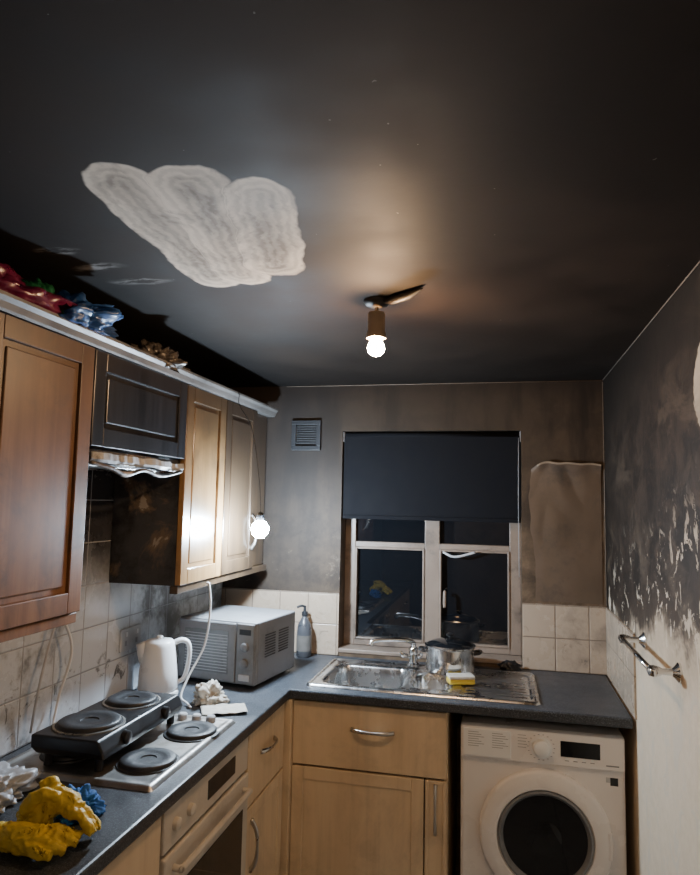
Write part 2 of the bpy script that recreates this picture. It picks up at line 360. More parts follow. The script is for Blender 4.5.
for o, w_ in ((box('splashback_tiles', XL, XL + .008, .3, YB, .93, 1.83, M['tileL'], 0), wl),
              (box('splashback_tiles_left', XL + .008, WX0, YB - .008, YB, .93, 1.233, M['tileB'], .001), wb),
              (box('splashback_tiles_right', WX1, XR - .008, YB - .008, YB, .93, 1.233, M['tileB'], .001), wb),
              (box('splashback_tiles_side', XR - .008, XR, 2.64, YB, .93, 1.233, M['tileR'], .001), wr)): o.parent = w_

# window
wy0, wy1 = 3.40, 3.45
def wbox(n_, a, b, e, f, c=wy0, d=wy1, m_='frame'): return box(n_, a, b, c, d, e, f, M[m_], .003)
TZ0, TZ1, BZ = 1.462, 1.49, .995
parts = [wbox('jamb_left', WX0, -.735, WZ0 + .02, WZ1), wbox('jamb_right', .045, WX1, WZ0 + .02, WZ1), wbox('head', -.735, .045, WZ1 - .055, WZ1),
         wbox('bottom_rail', -.735, .045, WZ0 + .02, BZ), wbox('mullion', -.375, -.30, BZ, WZ1 - .055),
         wbox('transom_left', -.735, -.375, TZ0, TZ1), wbox('transom_right', -.30, .045, TZ0, TZ1)]
for k, (a, b, e, f) in enumerate([(-.735, -.375, BZ, TZ0), (-.30, .045, BZ, TZ0), (-.735, -.375, TZ1, 2.0), (-.30, .045, TZ1, 2.0)]):
    parts.append(box(f'pane_{k+1}', a, b, 3.425, 3.43, e, f, M['glass'], 0))
    if k < 2:
        bm = bmesh.new(); w = .010
        for q in ((a, a + w, e, f), (b - w, b, e, f), (a + w, b - w, e, e + w), (a + w, b - w, f - w, f)): addbox(bm, q[0], q[1], 3.394, 3.425, q[2], q[3])
        parts.append(obj(f'sash_{k+1}', bm, M['frame'], bevel=.003))
parts.append(box('window_sill', WX0, WX1, YB - .006, wy0, WZ0, WZ0 + .02, M['frame'], .004))
parts.append(tube('casement_stay', [(-.28, 3.385, 1.45), (-.22, 3.37, 1.43), (-.12, 3.375, 1.455)], .006, M['lgrey']))
parts.append(tube('casement_handle', [(-.27, 3.388, 1.25), (-.27, 3.365, 1.25), (-.27, 3.36, 1.18)], .008, M['frame']))
grp('window_1', parts)
bl = [box('fabric', WX0 + .006, WX1 - .004, 3.306, 3.309, 1.625, 2.03, M['blind'], 0), box('bottom_bar', WX0 + .006, WX1 - .004, 3.300, 3.313, 1.607, 1.627, M['blind'], .003),
      tube('roller', [(WX0 + .01, 3.325, 2.03), (WX1 - .01, 3.325, 2.03)], .02, M['blind'], 16, 0), box('bracket', WX0 + .001, WX0 + .006, 3.30, 3.35, 2.0, 2.052, M['grey']),
      box('bracket_2', WX1 - .006, WX1 - .001, 3.30, 3.35, 2.0, 2.052, M['grey'])]
bl.append(tube('pull_chain', [(WX1 - .012, 3.298, 2.02), (WX1 - .014, 3.297, 1.7), (WX1 - .012, 3.298, 1.35)], .0018, M['grey'], 6, 4))
grp('roller_blind', bl)

# vent
vm = MY((-1.06, YB, 1.955)); bm = bmesh.new(); W = .155
for q in ((0, W, 0, .022), (0, W, W - .022, W), (0, .022, .022, W - .022), (W - .022, W, .022, W - .022)): addbox(bm, *q, 0, .018, vm)
for i in range(9):
    z = .024 + i * .0122; addbox(bm, .022, W - .022, z, z + .005, .002, .009, vm)
vf = obj('louvres', bm, M['vent'], bevel=.0015)
grp('air_vent', [vf, box('backing', -1.05, -.915, YB - .002, YB, 1.965, 2.10, M['black'], 0)])

# blistered paint sheet on the back wall
bm = bmesh.new(); NX, NZ = 50, 70; g = []
for j in range(NZ + 1):
    row = []
    for i in range(NX + 1):
        u, v = i / NX, j / NZ; x = .150 + .312 * u; z = 1.245 + .665 * v
        x += (.014 * math.sin(v * 5 + 1) + .008 * mn.noise(Vector((3, v * 9, 0)))) * (1 - u)
        if v > .75: z -= .34 * (max(0, .28 - u) ** 1.6) * (v - .75) * 4 ; z -= .02 * u * (v - .75) * 4
        z += .008 * mn.noise(Vector((u * 4, 7, 1))) * v
        fade = min(1, u / .12)
        d_ = .0018 + (.016 * math.exp(-((1 - v) / .05) ** 2) + .014 * v * abs(mn.noise(Vector((u * 2.5, v * 3, 2))))) * fade
        row.append(bm.verts.new((x, YB - d_, z)))
    g.append(row)
for j in range(NZ):
    for i in range(NX):
        f = bm.faces.new((g[j][i], g[j][i + 1], g[j + 1][i + 1], g[j + 1][i]))
        if j >= NZ - 1 and i > 3: f.material_index = 1
pp = obj('peeling_paint_sheet', bm, [M['patch'], M['patchedge']], True)

# ---------------------------------------------------------------- worktop
SX0, SX1, SY0, SY1 = -.79, .15, 2.71, 3.19
cx = [XL + .009, -.833, -.75, -.175, XR - .012]; cy = [.3, 2.65, 2.75, 3.12, YB - .009]
ct = plate('kitchen_worktop', cx, cy, lambda x, y: (x < -.833 or y > 2.65) and not (-.75 < x < -.175 and 2.75 < y < 3.12), .892, .93, M['counter'], .006)

bm = bmesh.new(); NX, NY = 230, 120; G = []
def rsd(x, y, a, b, c, d, r):
    px = abs(x - (a + b) / 2) - (b - a) / 2 + r; py = abs(y - (c + d) / 2) - (d - c) / 2 + r
    return min(max(px, py), 0) + math.hypot(max(px, 0), max(py, 0)) - r
sst = lambda t: (lambda q: q * q * (3 - 2 * q))(min(1, max(0, t)))
for j in range(NY + 1):
    row = []
    for i in range(NX + 1):
        x = SX0 + (SX1 - SX0) * i / NX; y = SY0 + (SY1 - SY0) * j / NY; z = .937
        eo = -rsd(x, y, SX0, SX1, SY0, SY1, .03); z += .005 * math.exp(-((eo - .012) / .006) ** 2); 
        if eo < .004: z -= (.004 - eo) * 1.5
        for (a, b, c, d, dep) in ((-.735, -.40, 2.765, 3.105, .15), (-.365, -.20, 2.80, 3.06, .09)):
            s_ = rsd(x, y, a, b, c, d, .055)
            z -= dep * sst(-s_ / .022) + (.004 * sst((.012 - s_) / .01))
        if x > -.165:
            s_ = rsd(x, y, -.16, .125, 2.75, 3.15, .03)
            if s_ < 0: z += -.006 * sst(-s_ / .01) + .004 * max(0, math.sin((y - 2.75) * 2 * math.pi / .04)) * sst(-(s_ + .012) / .02)
        row.append(bm.verts.new((x, y, z)))
    G.append(row)
for j in range(NY):
    for i in range(NX): bm.faces.new((G[j][i], G[j][i + 1], G[j + 1][i + 1], G[j + 1][i]))
sk = obj('basin', bm, M['steel'], True)
dn = lathe('waste', [(.0, .002), (.03, .003), (.038, .001), (.038, 0)], (-.567, 2.935, .7825), M['chrome'], None, 24)
grp('kitchen_sink', [sk, dn])
T0 = Vector((-.395, 3.145, .943))
grp('mixer_tap', [lathe('tap_base', [(.03, 0), (.03, .008), (.022, .015), (.018, .05), (.022, .055), (.022, .075), (.014, .085)], T0, M['chrome']),
      tube('spout', [T0 + Vector(p) for p in [(0, 0, .06), (0, -.01, .10), (-.03, -.03, .118), (-.10, -.06, .122), (-.17, -.09, .118), (-.185, -.097, .10)]], [.012, .012, .012, .011, .011, .012], M['chrome']),
      tube('lever_left', [T0 + Vector(p) for p in [(-.02, -.0, .04), (-.045, -.01, .045), (-.06, -.01, .06)]], [.010, .012, .008], M['chrome']),
      tube('lever_right', [T0 + Vector(p) for p in [(.02, 0, .04), (.03, -.01, .045), (.04, -.015, .06)]], [.010, .011, .008], M['chrome'])])

# ---------------------------------------------------------------- base units
def base_unit(name, y0, y1, hb=.63, door_handle='lo'):
    m_ = MX((-.868, y0, 0)); p = [box('carcass', XL + .02, -.87, y0 + .001, y1 - .001, .12, .888, M['cream'], 0), box('plinth', -1.3, -.91, y0, y1, 0, .12, M['cream'], 0)]
    d1 = MX((-.868, y0, .125)); d2 = MX((-.868, y0, hb + .005)); w = y1 - y0
    p += [shaker('door', d1, w, hb - .125, M['cream'], .05, .02, .004), slab('drawer_front', d2, w, .882 - hb - .005, M['cream'])]
    p += [bow('drawer_handle', d2, w / 2, .15, .15, False), bow('door_handle', d1, .045, hb - .125 - .13, .17)]
    return grp(name, p)
base_unit('base_cabinet', 2.24, 2.63); base_unit('base_cabinet', 1.04, 1.635); base_unit('base_cabinet', .44, 1.035)
yb = 2.69
m1 = MY((-.825, yb, .125)); m2 = MY((-.825, yb, .635)); m3 = MY((-.287, yb, .125))
grp('sink_base_cabinet', [box('carcass_side_left', -.825, -.81, yb, 3.25, .12, .75, M['cream'], 0), box('carcass_side_right', -.215, -.20, yb, 3.25, .12, .888, M['cream'], 0),
     box('carcass_floor', -.81, -.215, yb, 3.25, .12, .14, M['cream'], 0), box('rail', -.81, -.215, yb, yb + .018, .86, .888, M['cream'], 0),
     box('corner_post', -.866, -.8255, yb - .045, yb + .01, .12, .888, M['cream'], .002),
     box('plinth', -.82, -.2, yb + .05, yb + .07, 0, .12, M['cream'], 0), slab('drawer_front', m2, .623, .25, M['cream']), shaker('door', m1, .536, .505, M['cream'], .05, .02, .004),
     shaker('slim_door', m3, .085, .505, M['cream'], .016, .02, .004), bow('drawer_handle', m2, .33, .155, .17, False), bow('slim_door_handle', m3, .042, .40, .18)])

# built-in oven
y0, y1 = 1.645, 2.23; o1 = MX((-.87, y0, 0)); W = y1 - y0
pr = [box('body', XL + .03, -.871, y0, y1, .12, .888, M['grey'], 0), box('control_panel', 0, W, .775, .885, 0, .024, M['offwhite'], .004, o1),
      box('clock_display', W * .45, W * .80, .805, .86, .0235, .0265, M['black'], .001, o1), box('door', 0, W, .20, .765, 0, .03, M['offwhite'], .006, o1),
      box('door_glass', .05, W - .05, .26, .665, .0295, .032, M['dglass'], .002, o1), box('lower_panel', 0, W, .12, .195, 0, .022, M['offwhite'], .003, o1),
      tube('towel_bar', [o1 @ Vector(p) for p in [(.05, .725, .03), (.052, .725, .05), (.09, .725, .055), (W - .09, .725, .055), (W - .052, .725, .05), (W - .05, .725, .03)]], .009, M['offwhite'])]
for i in range(2): pr.append(lathe(f'dial_{i+1}', [(.017, 0), (.016, .012), (.011, .016), (0, .016)], o1 @ Vector((.06 + i * .085, .83, .024)), M['offwhite'], SIDE, 24))
grp('built_in_oven', pr)

# ---------------------------------------------------------------- washing machine
wx0, wx1, wf, wk = -.152, .446, 2.695, 3.23
WM = MY((wx0, wf, 0)); W = wx1 - wx0
C = Vector((wx0 + W * .52, wf, .468))
pr = [box('body', wx0, wx1, wf, wk, .02, .848, M['white'], .012), box('control_fascia', 0.002, W - .002, .725, .846, 0, .012, M['white'], .006, WM), box('kick_panel', .004, W - .004, .03, .12, 0, .006, M['white'], .003, WM),
      box('detergent_drawer', .012, .19, .735, .836, .0115, .0155, M['white2'], .003, WM), box('display', .37, .51, .762, .818, .0115, .0135, M['dglass'], .001, WM),
      box('filter_flap', .47, .56, .045, .105, .0055, .009, M['white2'], .002, WM)]
pr.append(lathe('programme_dial', [(.040, 0), (.040, .004), (.031, .005), (.029, .026), (.024, .03), (0, .03)], (wx0 + .30, wf - .0115, .788), M['white2'], FRONT, 40))
bm = bmesh.new()
for i in range(18):
    a = i * 2 * math.pi / 18; addbox(bm, .30 + .048 * math.cos(a) - .003, .30 + .048 * math.cos(a) + .003, .788 + .046 * math.sin(a) - .001, .788 + .046 * math.sin(a) + .001, .0115, .0125, WM)
for i in range(7):
    for k in range(2): addbox(bm, .03 + k * .09, .03 + k * .09 + .04 + .02 * ((i * 7 + k * 3) % 3) / 2, .822 - i * .0085, .8238 - i * .0085, .0152, .0160, WM)
for i in range(5): addbox(bm, .215, .245 + .004 * (i % 2), .825 - i * .011, .8268 - i * .011, .0115, .0125, WM)
for i in range(4): addbox(bm, .385 + i * .03, .40 + i * .03, .747, .7495, .0115, .0125, WM)
addbox(bm, .53, .575, .742, .747, .0115, .0125, WM)
pr.append(obj('printed_legend', bm, M['ink']))
pr.append(box('rating_sticker', .545, .572, .672, .700, -.001, .0012, M['dglass'], 0, WM)); pr.append(box('rating_sticker_band', .530, .545, .682, .700, -.001, .0012, M['lgrey'], 0, WM))
for i in range(4): pr.append(lathe(f'button_{i+1}', [(.005, 0), (.005, .003), (0, .003)], (wx0 + .392 + i * .03, wf - .0115, .757), M['white2'], FRONT, 16))
pr.append(lathe('door_ring', [(.240, 0), (.240, .016), (.236, .024), (.228, .028), (.185, .036), (.176, .034), (.168, .020), (.162, .010)], C, M['white'], FRONT, 72, False))
pr.append(lathe('door_trim', [(.172, .022), (.170, .034), (.163, .036), (.152, .024), (.148, .012)], C, M['mwcase'], FRONT, 72, False))
pr.append(lathe('door_glass', [(.160, .020), (.150, .020), (.142, .014), (.125, .001), (.10, .012), (.06, .020), (0, .022)], C, M['dglass'], FRONT, 64))
pr.append(box('door_latch_grip', .528, .546, .42, .52, .0, .030, M['white'], .006, WM))
bm = bmesh.new()
for x in (.05, W - .05):
    for y in (wf + .06, wk - .06): addlathe(bm, [(.02, 0), (.02, .024)], Matrix.Translation((wx0 + x, y, 0)), 16)
pr.append(obj('feet', bm, M['black']))
grp('washing_machine', pr)

# ---------------------------------------------------------------- wall units
XF = -1.155
def wall_unit(name, y0, y1, mat, z0=1.375, z1=2.118, side=None, hy=None, panels=1):
    w = y1 - y0; mm = MX((XF, y0, z0)); p = [box('carcass', XL + .010, XF - .001, y0 + .001, y1 - .001, z0, z1, side or mat, 0)]
    p.append(shaker('door', mm, w, z1 - z0, mat, .058, .022, .009))
    bm = bmesh.new(); addbox(bm, .075, w - .075, .075, z1 - z0 - .075, .012, .018, mm); p.append(obj('centre_field', bm, mat, bevel=.005))
    if hy is not None: p.append(bow('handle', mm, hy, .17, .16, True, .022))
    return grp(name, p)
wall_unit('wall_cabinet', .84, 1.235, M['wood1'], hy=.35); wall_unit('wall_cabinet', 1.24, 1.655, M['wood1'], hy=.035)
wall_unit('wall_cabinet', 2.238, 2.60, M['wood3'], side=M['char'])
wall_unit('wall_cabinet', 2.603, 2.965, M['wood4'], hy=.325)
box('filler_panel', XL + .012, XF - .01, 2.967, 3.18, 1.375, 2.118, M['wood4'], .002)
wall_unit('hood_cabinet', 1.658, 2.235, M['burnt'], z0=1.835, side=M['char'])
hm = MX((XF, 1.665, 1.79))
bm = bmesh.new(); rr = []
for i in range(61):
    t = i / 60; w1 = .010 * mn.noise(Vector((t * 6, 2, 1))) ; w2 = .014 * mn.noise(Vector((t * 5, 8, 3))) - .010 * abs(mn.noise(Vector((t * 13, 1, 3))))
    rr.append([bm.verts.new(hm @ Vector((t * .565, b + w1 * (.4 if a > .02 else 1), a + w2 * (.5 if b > .02 and a > .02 else 1)))) for a, b in ((.000, .004), (.014, .001), (.022, .010), (.020, .030), (.002, .030))])
for a, b in zip(rr, rr[1:]):
    for j in range(5): bm.faces.new((a[j], a[(j + 1) % 5], b[(j + 1) % 5], b[j]))
bm.faces.new(rr[0]); bm.faces.new(rr[-1]); vis = obj('warped_visor', bm, simple('heat_marked_visor', (.36, .37, .39), .4, 0, .25, 14, dirt=.95), False)
grp('extractor_hood', [box('body', XL + .010, XF, 1.665, 2.23, 1.79, 1.832, M['char'], .002), vis,
     box('grease_filter', XL + .05, XF - .03, 1.70, 2.19, 1.783, 1.79, M['steel'], .001), tube('melted_drip_strip', [(XF + .015, 1.67, 1.79), (XF + .022, 1.76, 1.778), (XF + .018, 1.85, 1.762), (XF + .02, 1.95, 1.780), (XF + .016, 2.06, 1.768), (XF + .016, 2.14, 1.775), (XF + .016, 2.22, 1.79)], [.006, .007, .009, .006, .008, .006, .006], M['char'])])
bm = bmesh.new(); prof = [(-.03, 2.119), (.024, 2.119), (.028, 2.125), (.034, 2.14), (.044, 2.150), (.044, 2.158), (-.03, 2.158)]
r0 = [bm.verts.new((XF + a, .84, b)) for a, b in prof]; r1 = [bm.verts.new((XF + a, 3.20, b)) for a, b in prof]
for i in range(len(prof)): bm.faces.new((r0[i], r0[(i + 1) % 7], r1[(i + 1) % 7], r1[i]))
bm.faces.new(r0); bm.faces.new(r1); obj('cabinet_cornice', bm, M['cornice'])
box('light_pelmet', XF - .02, XF + .012, .84, 1.653, 1.345, 1.374, M['wood1'], .003); box('light_pelmet.001', XF - .02, XF + .012, 2.24, 3.18, 1.345, 1.374, M['wood4'], .003)

grp('plastic_carrier_bags', [crumple('magenta_bag', (-1.22, 1.36, 2.18), (.09, .20, .065), M['magenta'], 1, .5), crumple('green_bag', (-1.19, 1.48, 2.175), (.055, .07, .06), M['green'], 2, .5),
     crumple('blue_bag', (-1.18, 1.60, 2.18), (.085, .12, .058), M['blue'], 3, .7, 2.8)])
crumple('crumpled_plastic_tray', (-1.20, 2.10, 2.162), (.075, .14, .050), M['brownp'], 7, .8, 2.6, 5)

# ---------------------------------------------------------------- hob and ring cooker
hx0, hx1, hy0, hy1 = -1.375, -.885, 1.64, 2.215
bm = bmesh.new(); NX, NY = 100, 110; G = []
for j in range(NY + 1):
    row = []
    for i in range(NX + 1):
        x = hx0 + (hx1 - hx0) * i / NX; y = hy0 + (hy1 - hy0) * j / NY; eo = -rsd(x, y, hx0, hx1, hy0, hy1, .015)
        z = .934 + .008 * sst(eo / .012) - .005 * sst((eo - .02) / .012)
        if eo < .001: z = .9305
        row.append(bm.verts.new((x, y, z)))
    G.append(row)
for j in range(NY):
    for i in range(NX): bm.faces.new((G[j][i], G[j][i + 1], G[j + 1][i + 1], G[j + 1][i]))
pr = [obj('hob_tray', bm, M['hobsteel'], True)]
def ring(name, x, y, z, r): 
    return [lathe(name, [(r + .012, 0), (r + .010, .004), (r + .002, .005), (r, .012), (r - .004, .015), (r * .62, .0145), (r * .58, .013), (r * .3, .013), (r * .28, .010), (0, .010)], (x, y, z), M['iron'])]
k = 0
for (x, y, r) in ((-.975, 2.055, .078), (-.985, 1.80, .078), (-1.24, 2.05, .07), (-1.24, 1.80, .08)):
    k += 1; pr += ring(f'hotplate_{k}', x, y, .937, r if k < 3 else .07)
for i in range(4): pr.append(lathe(f'knob_{i+1}', [(.017, 0), (.016, .016), (.012, .02), (0, .02)], (-1.12 + i * .052, 2.175, .937), M['lgrey'], None, 20))
grp('electric_hob', pr)
px0, px1, py0, py1 = -1.285, -1.055, 1.68, 2.15; zb, zt = .972, 1.026
bm = bmesh.new()
vb = [(px0 + .012, py0 + .012, zb), (px1 - .004, py0 + .012, zb), (px1 - .004, py1 - .012, zb), (px0 + .012, py1 - .012, zb)]; vt = [(px0, py0, zt), (px1 - .02, py0, zt), (px1 - .02, py1, zt), (px0, py1, zt)]
vm_ = [(px0, py0, zb + .02), (px1, py0, zb + .02), (px1, py1, zb + .02), (px0, py1, zb + .02)]
L = [[bm.verts.new(p) for p in q] for q in (vb, vm_, vt)]
bm.faces.new(L[0]); bm.faces.new(L[2])
for a, b in ((L[0], L[1]), (L[1], L[2])):
    for i in range(4): bm.faces.new((a[i], a[(i + 1) % 4], b[(i + 1) % 4], b[i]))
pr = [obj('body', bm, M['black'], bevel=.006, seg=3)]
pr += ring('hotplate_large', -1.18, 1.80, zt - .001, .088) + ring('hotplate_small', -1.18, 2.03, zt - .001, .078)
for nm, y, r in (('trim_ring_large', 1.80, .101), ('trim_ring_small', 2.03, .091)):
    pr.append(lathe(nm, [(r, 0), (r, .003), (r - .006, .004), (r - .007, 0)], (-1.18, y, zt), M['steel2'], None, 48, False))
for i, y in enumerate((1.80, 2.03)):
    pr.append(lathe(f'thermostat_knob_{i+1}', [(.02, 0), (.019, .016), (.014, .02), (0, .02)], (px1 - .012, y, 1.0), M['black'], SIDE, 24))
    pr.append(lathe(f'indicator_{i+1}', [(.004, 0), (.004, .004), (0, .004)], (px1 - .012, y + .05, 1.0), M['lgrey'], SIDE, 12))
bm = bmesh.new()
for x in (px0 + .04, px1 - .03):
    for y in (py0 + .03, py1 - .03): addlathe(bm, [(.012, 0), (.012, zb - .9375)], Matrix.Translation((x, y, .9385)), 14)
pr.append(obj('rubber_feet', bm, M['black'])); grp('portable_double_hotplate', pr)

# ---------------------------------------------------------------- kettle
K = Vector((-1.305, 2.43, .931)); hd = Vector((.86, .5, 0)).normalized(); 
pr = [lathe('power_base', [(.078, 0), (.08, .006), (.078, .016), (.06, .02)], K, M['white2']),
      lathe('jug', [(.072, .021), (.076, .028), (.073, .09), (.066, .15), (.060, .185), (.057, .20), (.05, .207), (.02, .211), (0, .212)], K, M['white2']),
      lathe('lid_knob', [(.012, .210), (.014, .218), (.01, .224), (0, .225)], K, M['white2'], None, 20)]
pr.append(tube('handle', [K + hd * a + Vector((0, 0, b)) for a, b in ((.048, .19), (.085, .203), (.112, .185), (.115, .13), (.100, .06), (.072, .04))], [.014, .014, .013, .012, .012, .012], M['white2'], 14, 8, .75))
bm = bmesh.new(); s0 = K - hd * .045
addtube(bm, [s0 + Vector((0, 0, .13)), s0 - hd * .012 + Vector((0, 0, .165)), s0 - hd * .026 + Vector((0, 0, .198))], [.026, .024, .016], 16, 6, 1.2)
pr.append(obj('spout', bm, M['white2'], True))
grp('electric_kettle', pr)

# ---------------------------------------------------------------- microwave
ang = math.radians(-9); MM = Matrix.Translation((-.968, 2.595, .931)) @ Matrix.Rotation(ang, 4, 'Z')
def mb(n_, a, b, c, d, e, f, m_, bv=.003): return box(n_, a, b, c, d, e, f, M[m_], bv, MM)
w, dpt, h = .370, .36, .262
pr = [mb('case', -w, 0, .02, dpt, .012, h, 'mwcase', .006), mb('front_bezel', -w, 0, 0, .02, .012, h, 'mwcase', .005), mb('door', -w + .004, -.088, -.012, 0, .018, h - .006, 'mwcase', .006),
      mb('door_window', -w + .035, -.12, -.0135, -.0115, .05, h - .04, 'mwwin', .002), mb('control_panel', -.084, -.004, -.008, 0, .018, h - .006, 'mwcase', .003),
      mb('clock', -.072, -.018, -.0095, -.0075, h - .05, h - .028, 'black', .001), mb('open_button', -.07, -.02, -.012, -.007, .03, .055, 'lgrey', .003)]
for i, z in enumerate((.10, .165)): pr.append(lathe(f'dial_{i+1}', [(.018, 0), (.017, .012), (.013, .015), (0, .015)], MM @ Vector((-.044, -.008, z)), M['mwcase'], MM.to_3x3() @ FRONT, 24))
bm = bmesh.new()
for i in range(9):
    for k in range(2): addbox(bm, -.0005, .0012, .08 + k * .12, .08 + k * .12 + .09, .11 + i * .011, .115 + i * .011, MM)
pr.append(obj('vent_slots', bm, M['black'])); bm = bmesh.new()
for i in range(13): addbox(bm, -w + .04, -.125, -.0142, -.0134, .058 + i * .0120, .0605 + i * .0120, MM)
pr.append(obj('window_mesh', bm, M['lgrey'])); bm = bmesh.new()
for x in (-w + .04, -.04):
    for y in (.05, dpt - .04): addlathe(bm, [(.012, 0), (.012, .012)], MM @ Matrix.Translation((x, y, 0)), 12)
pr.append(obj('feet', bm, M['black'])); grp('microwave_oven', pr)

B = Vector((-.945, 3.21, .931))
grp('dish_soap_bottle', [lathe('bottle', [(.034, 0), (.037, .006), (.037, .12), (.032, .155), (.016, .185), (.012, .19), (.012, .20)], B, M['bottle'], None, 28),
     lathe('cap', [(.015, .198), (.015, .215), (.008, .22), (.006, .245), (0, .246)], B, M['vent'], None, 20), lathe('label', [(.0376, .03), (.0378, .03), (.0378, .105), (.0376, .105)], B, M['label'], None, 28, False),
     tube('pump_nozzle', [B + Vector((0, 0, .24)), B + Vector((-.015, -.01, .245)), B + Vector((-.035, -.02, .238))], .006, M['vent'], 10, 6)])

P = Vector((-.222, 3.085, .945)); r = .108
pr = [lathe('pan_body', [(0, 0), (r - .006, 0), (r, .006), (r, .105), (r + .004, .108), (r + .003, .111), (r - .003, .108), (r - .003, .01), (0, .006)], P, M['chrome'], None, 56),
      lathe('lid_rim', [(r + .005, .110), (r + .006, .116), (r - .006, .119), (r - .008, .113)], P, M['chrome'], None, 56, False), lathe('lid_dome', [(r - .006, .117), (r * .8, .128), (r * .5, .138), (r * .2, .143), (0, .144)], P, M['dglass'], None, 56),
      lathe('lid_knob', [(.006, .143), (.006, .150), (.016, .154), (.018, .160), (.012, .165), (0, .166)], P, M['black'], None, 24)]
for i, s_ in enumerate((-1, 1)):
    pr.append(tube(f'side_handle_{i+1}', [P + Vector(p) for p in ((s_ * (r - .002), -.03, .085), (s_ * (r + .022), -.028, .09), (s_ * (r + .030), 0, .092), (s_ * (r + .022), .028, .09), (s_ * (r - .002), .03, .085))], .006, M['black'], 10, 6))
grp('stainless_saucepan', pr)
SM = Matrix.Translation((-.165, 2.92, .938)) @ Matrix.Rotation(.3, 4, 'Z')
grp('washing_up_sponge', [box('foam', -.055, .055, -.033, .033, 0, .022, M['yellow'], .006, SM), box('scourer', -.055, .055, -.033, .033, .0222, .034, M['cloth'], .003, SM)])
crumple('dishcloth', (.04, 3.235, .946), (.045, .028, .025), M['black'], 11, .6, 2.5, 4)
crumple('crumpled_cloth', (-1.07, 2.39, .952), (.055, .05, .045), M['cloth'], 12, .7, 2.4, 5)
bm = bmesh.new(); G = []
for j in range(21):
    G.append([bm.verts.new(Matrix.Translation((-.975, 2.31, .9335)) @ Matrix.Rotation(.5, 4, 'Z') @ Vector(((i / 20 - .5) * .16, (j / 20 - .5) * .11, .006 + .006 * mn.noise(Vector((i * .25, j * .3, 4)))))) for i in range(21)])
for j in range(20):
    for i in range(20): bm.faces.new((G[j][i], G[j][i + 1], G[j + 1][i + 1], G[j + 1][i]))
o = obj('paper_towel', bm, M['cloth'], True); o.modifiers.new('s', 'SOLIDIFY').thickness = .001
crumple('clear_plastic_bag', (-1.25, 1.49, .955), (.08, .09, .045), M['film'], 14, .5, 2.2, 5)
crumple('blue_cloth', (-.985, 1.485, .948), (.045, .05, .034), simple('blue_microfibre', (.01, .10, .36), .8, 0, .3, 20, .3), 15, .6, 2.4, 5)

# ---------------------------------------------------------------- rubber gloves (two, dropped in a heap)
bm = bmesh.new(); g0 = Vector((-.955, 1.34, .931)); gs = .90; zs = 1.18
def gt(pts, rad, fl=1.): addtube(bm, [g0 + Vector((p[0] * gs, p[1] * gs, p[2] * gs * zs)) for p in pts], [q * gs for q in rad], 16, 6, fl)
gt([(-.125, -.035, .026), (-.09, -.045, .028), (-.045, -.045, .030), (-.005, -.035, .028)], [.024, .032, .036, .030])
gt([(-.02, -.06, .024), (.02, -.075, .020), (.05, -.072, .016)], [.018, .014, .011]); gt([(-.01, -.045, .028), (.035, -.05, .026), (.068, -.042, .016)], [.018, .0145, .011])
gt([(-.005, -.03, .03), (.04, -.022, .03), (.078, -.012, .018)], [.018, .0145, .011]); gt([(-.01, -.015, .034), (.03, .002, .032), (.07, .014, .020)], [.018, .0145, .011])
gt([(-.06, -.02, .04), (-.04, .005, .05), (-.01, .01, .045)], [.016, .014, .011])
gt([(-.10, .03, .024), (-.07, .03, .045), (-.04, .03, .070), (0, .04, .075), (.035, .045, .055)], [.030, .034, .033, .030, .022], 1.1)
gt([(-.085, .01, .05), (-.06, .0, .085), (-.025, .005, .098), (.0, .02, .09)], [.018, .018, .016, .012]); gt([(.02, .05, .06), (.055, .055, .048), (.088, .05, .022)], [.018, .0145, .011])
gt([(.02, .03, .065), (.06, .03, .050), (.095, .025, .024)], [.018, .014, .011]); gt([(.01, .06, .05), (.045, .075, .032), (.075, .08, .016)], [.017, .014, .011])
gt([(-.02, .04, .09), (-.045, .055, .105), (-.075, .05, .098)], [.016, .014, .011])
tmp = obj('tmp', bm, M['yellow']); rm = tmp.modifiers.new('r', 'REMESH'); rm.mode = 'VOXEL'; rm.voxel_size = .0024
dp = bpy.context.evaluated_depsgraph_get(); me = D.meshes.new_from_object(tmp.evaluated_get(dp)); D.objects.remove(tmp)
for v in me.vertices:
    n_ = v.normal; q = v.co + Vector((mn.noise(v.co * 20), mn.noise(v.co * 20 + Vector((5, 5, 5))), mn.noise(v.co * 20 + Vector((9, 5, 5))))) * .02
    v.co += n_ * (.003 * mn.noise(q * 40) + .011 * (.22 - abs(mn.noise(q * 38 + Vector((3, 1, 2))))) - .004 * abs(mn.noise(q * 85)))
    if v.co.z < .932: v.co.z = .932
gl = D.objects.new('rubber_gloves', me); COL.objects.link(gl); me.materials.clear(); me.materials.append(M['yellow'])
for p in me.polygons: p.use_smooth = True
sm_ = gl.modifiers.new('sm', 'SMOOTH'); sm_.iterations = 2

# ---------------------------------------------------------------- towel rail
zr = 1.243; pr = [tube('bar', [(.408, 2.0, zr), (.408, 2.49, zr)], .008, M['chrome'], 16, 0)]
for i, y in enumerate((2.02, 2.47)):
    pr.append(lathe(f'bracket_{i+1}', [(.027, 0), (.027, .005), (.018, .012), (.010, .02), (.009, .045), (.014, .055), (.016, .068), (.014, .08), (0, .086)], (XR, y, zr), M['chrome'], Matrix.Rotation(math.radians(-90), 3, 'Y'), 32))
for i, y in enumerate((2.0, 2.49)): pr.append(lathe(f'finial_{i+1}', [(0, -.012), (.009, -.009), (.012, 0), (.009, .009), (0, .012)], (.408, y, zr), M['chrome'], None, 20))
grp('towel_rail', pr)

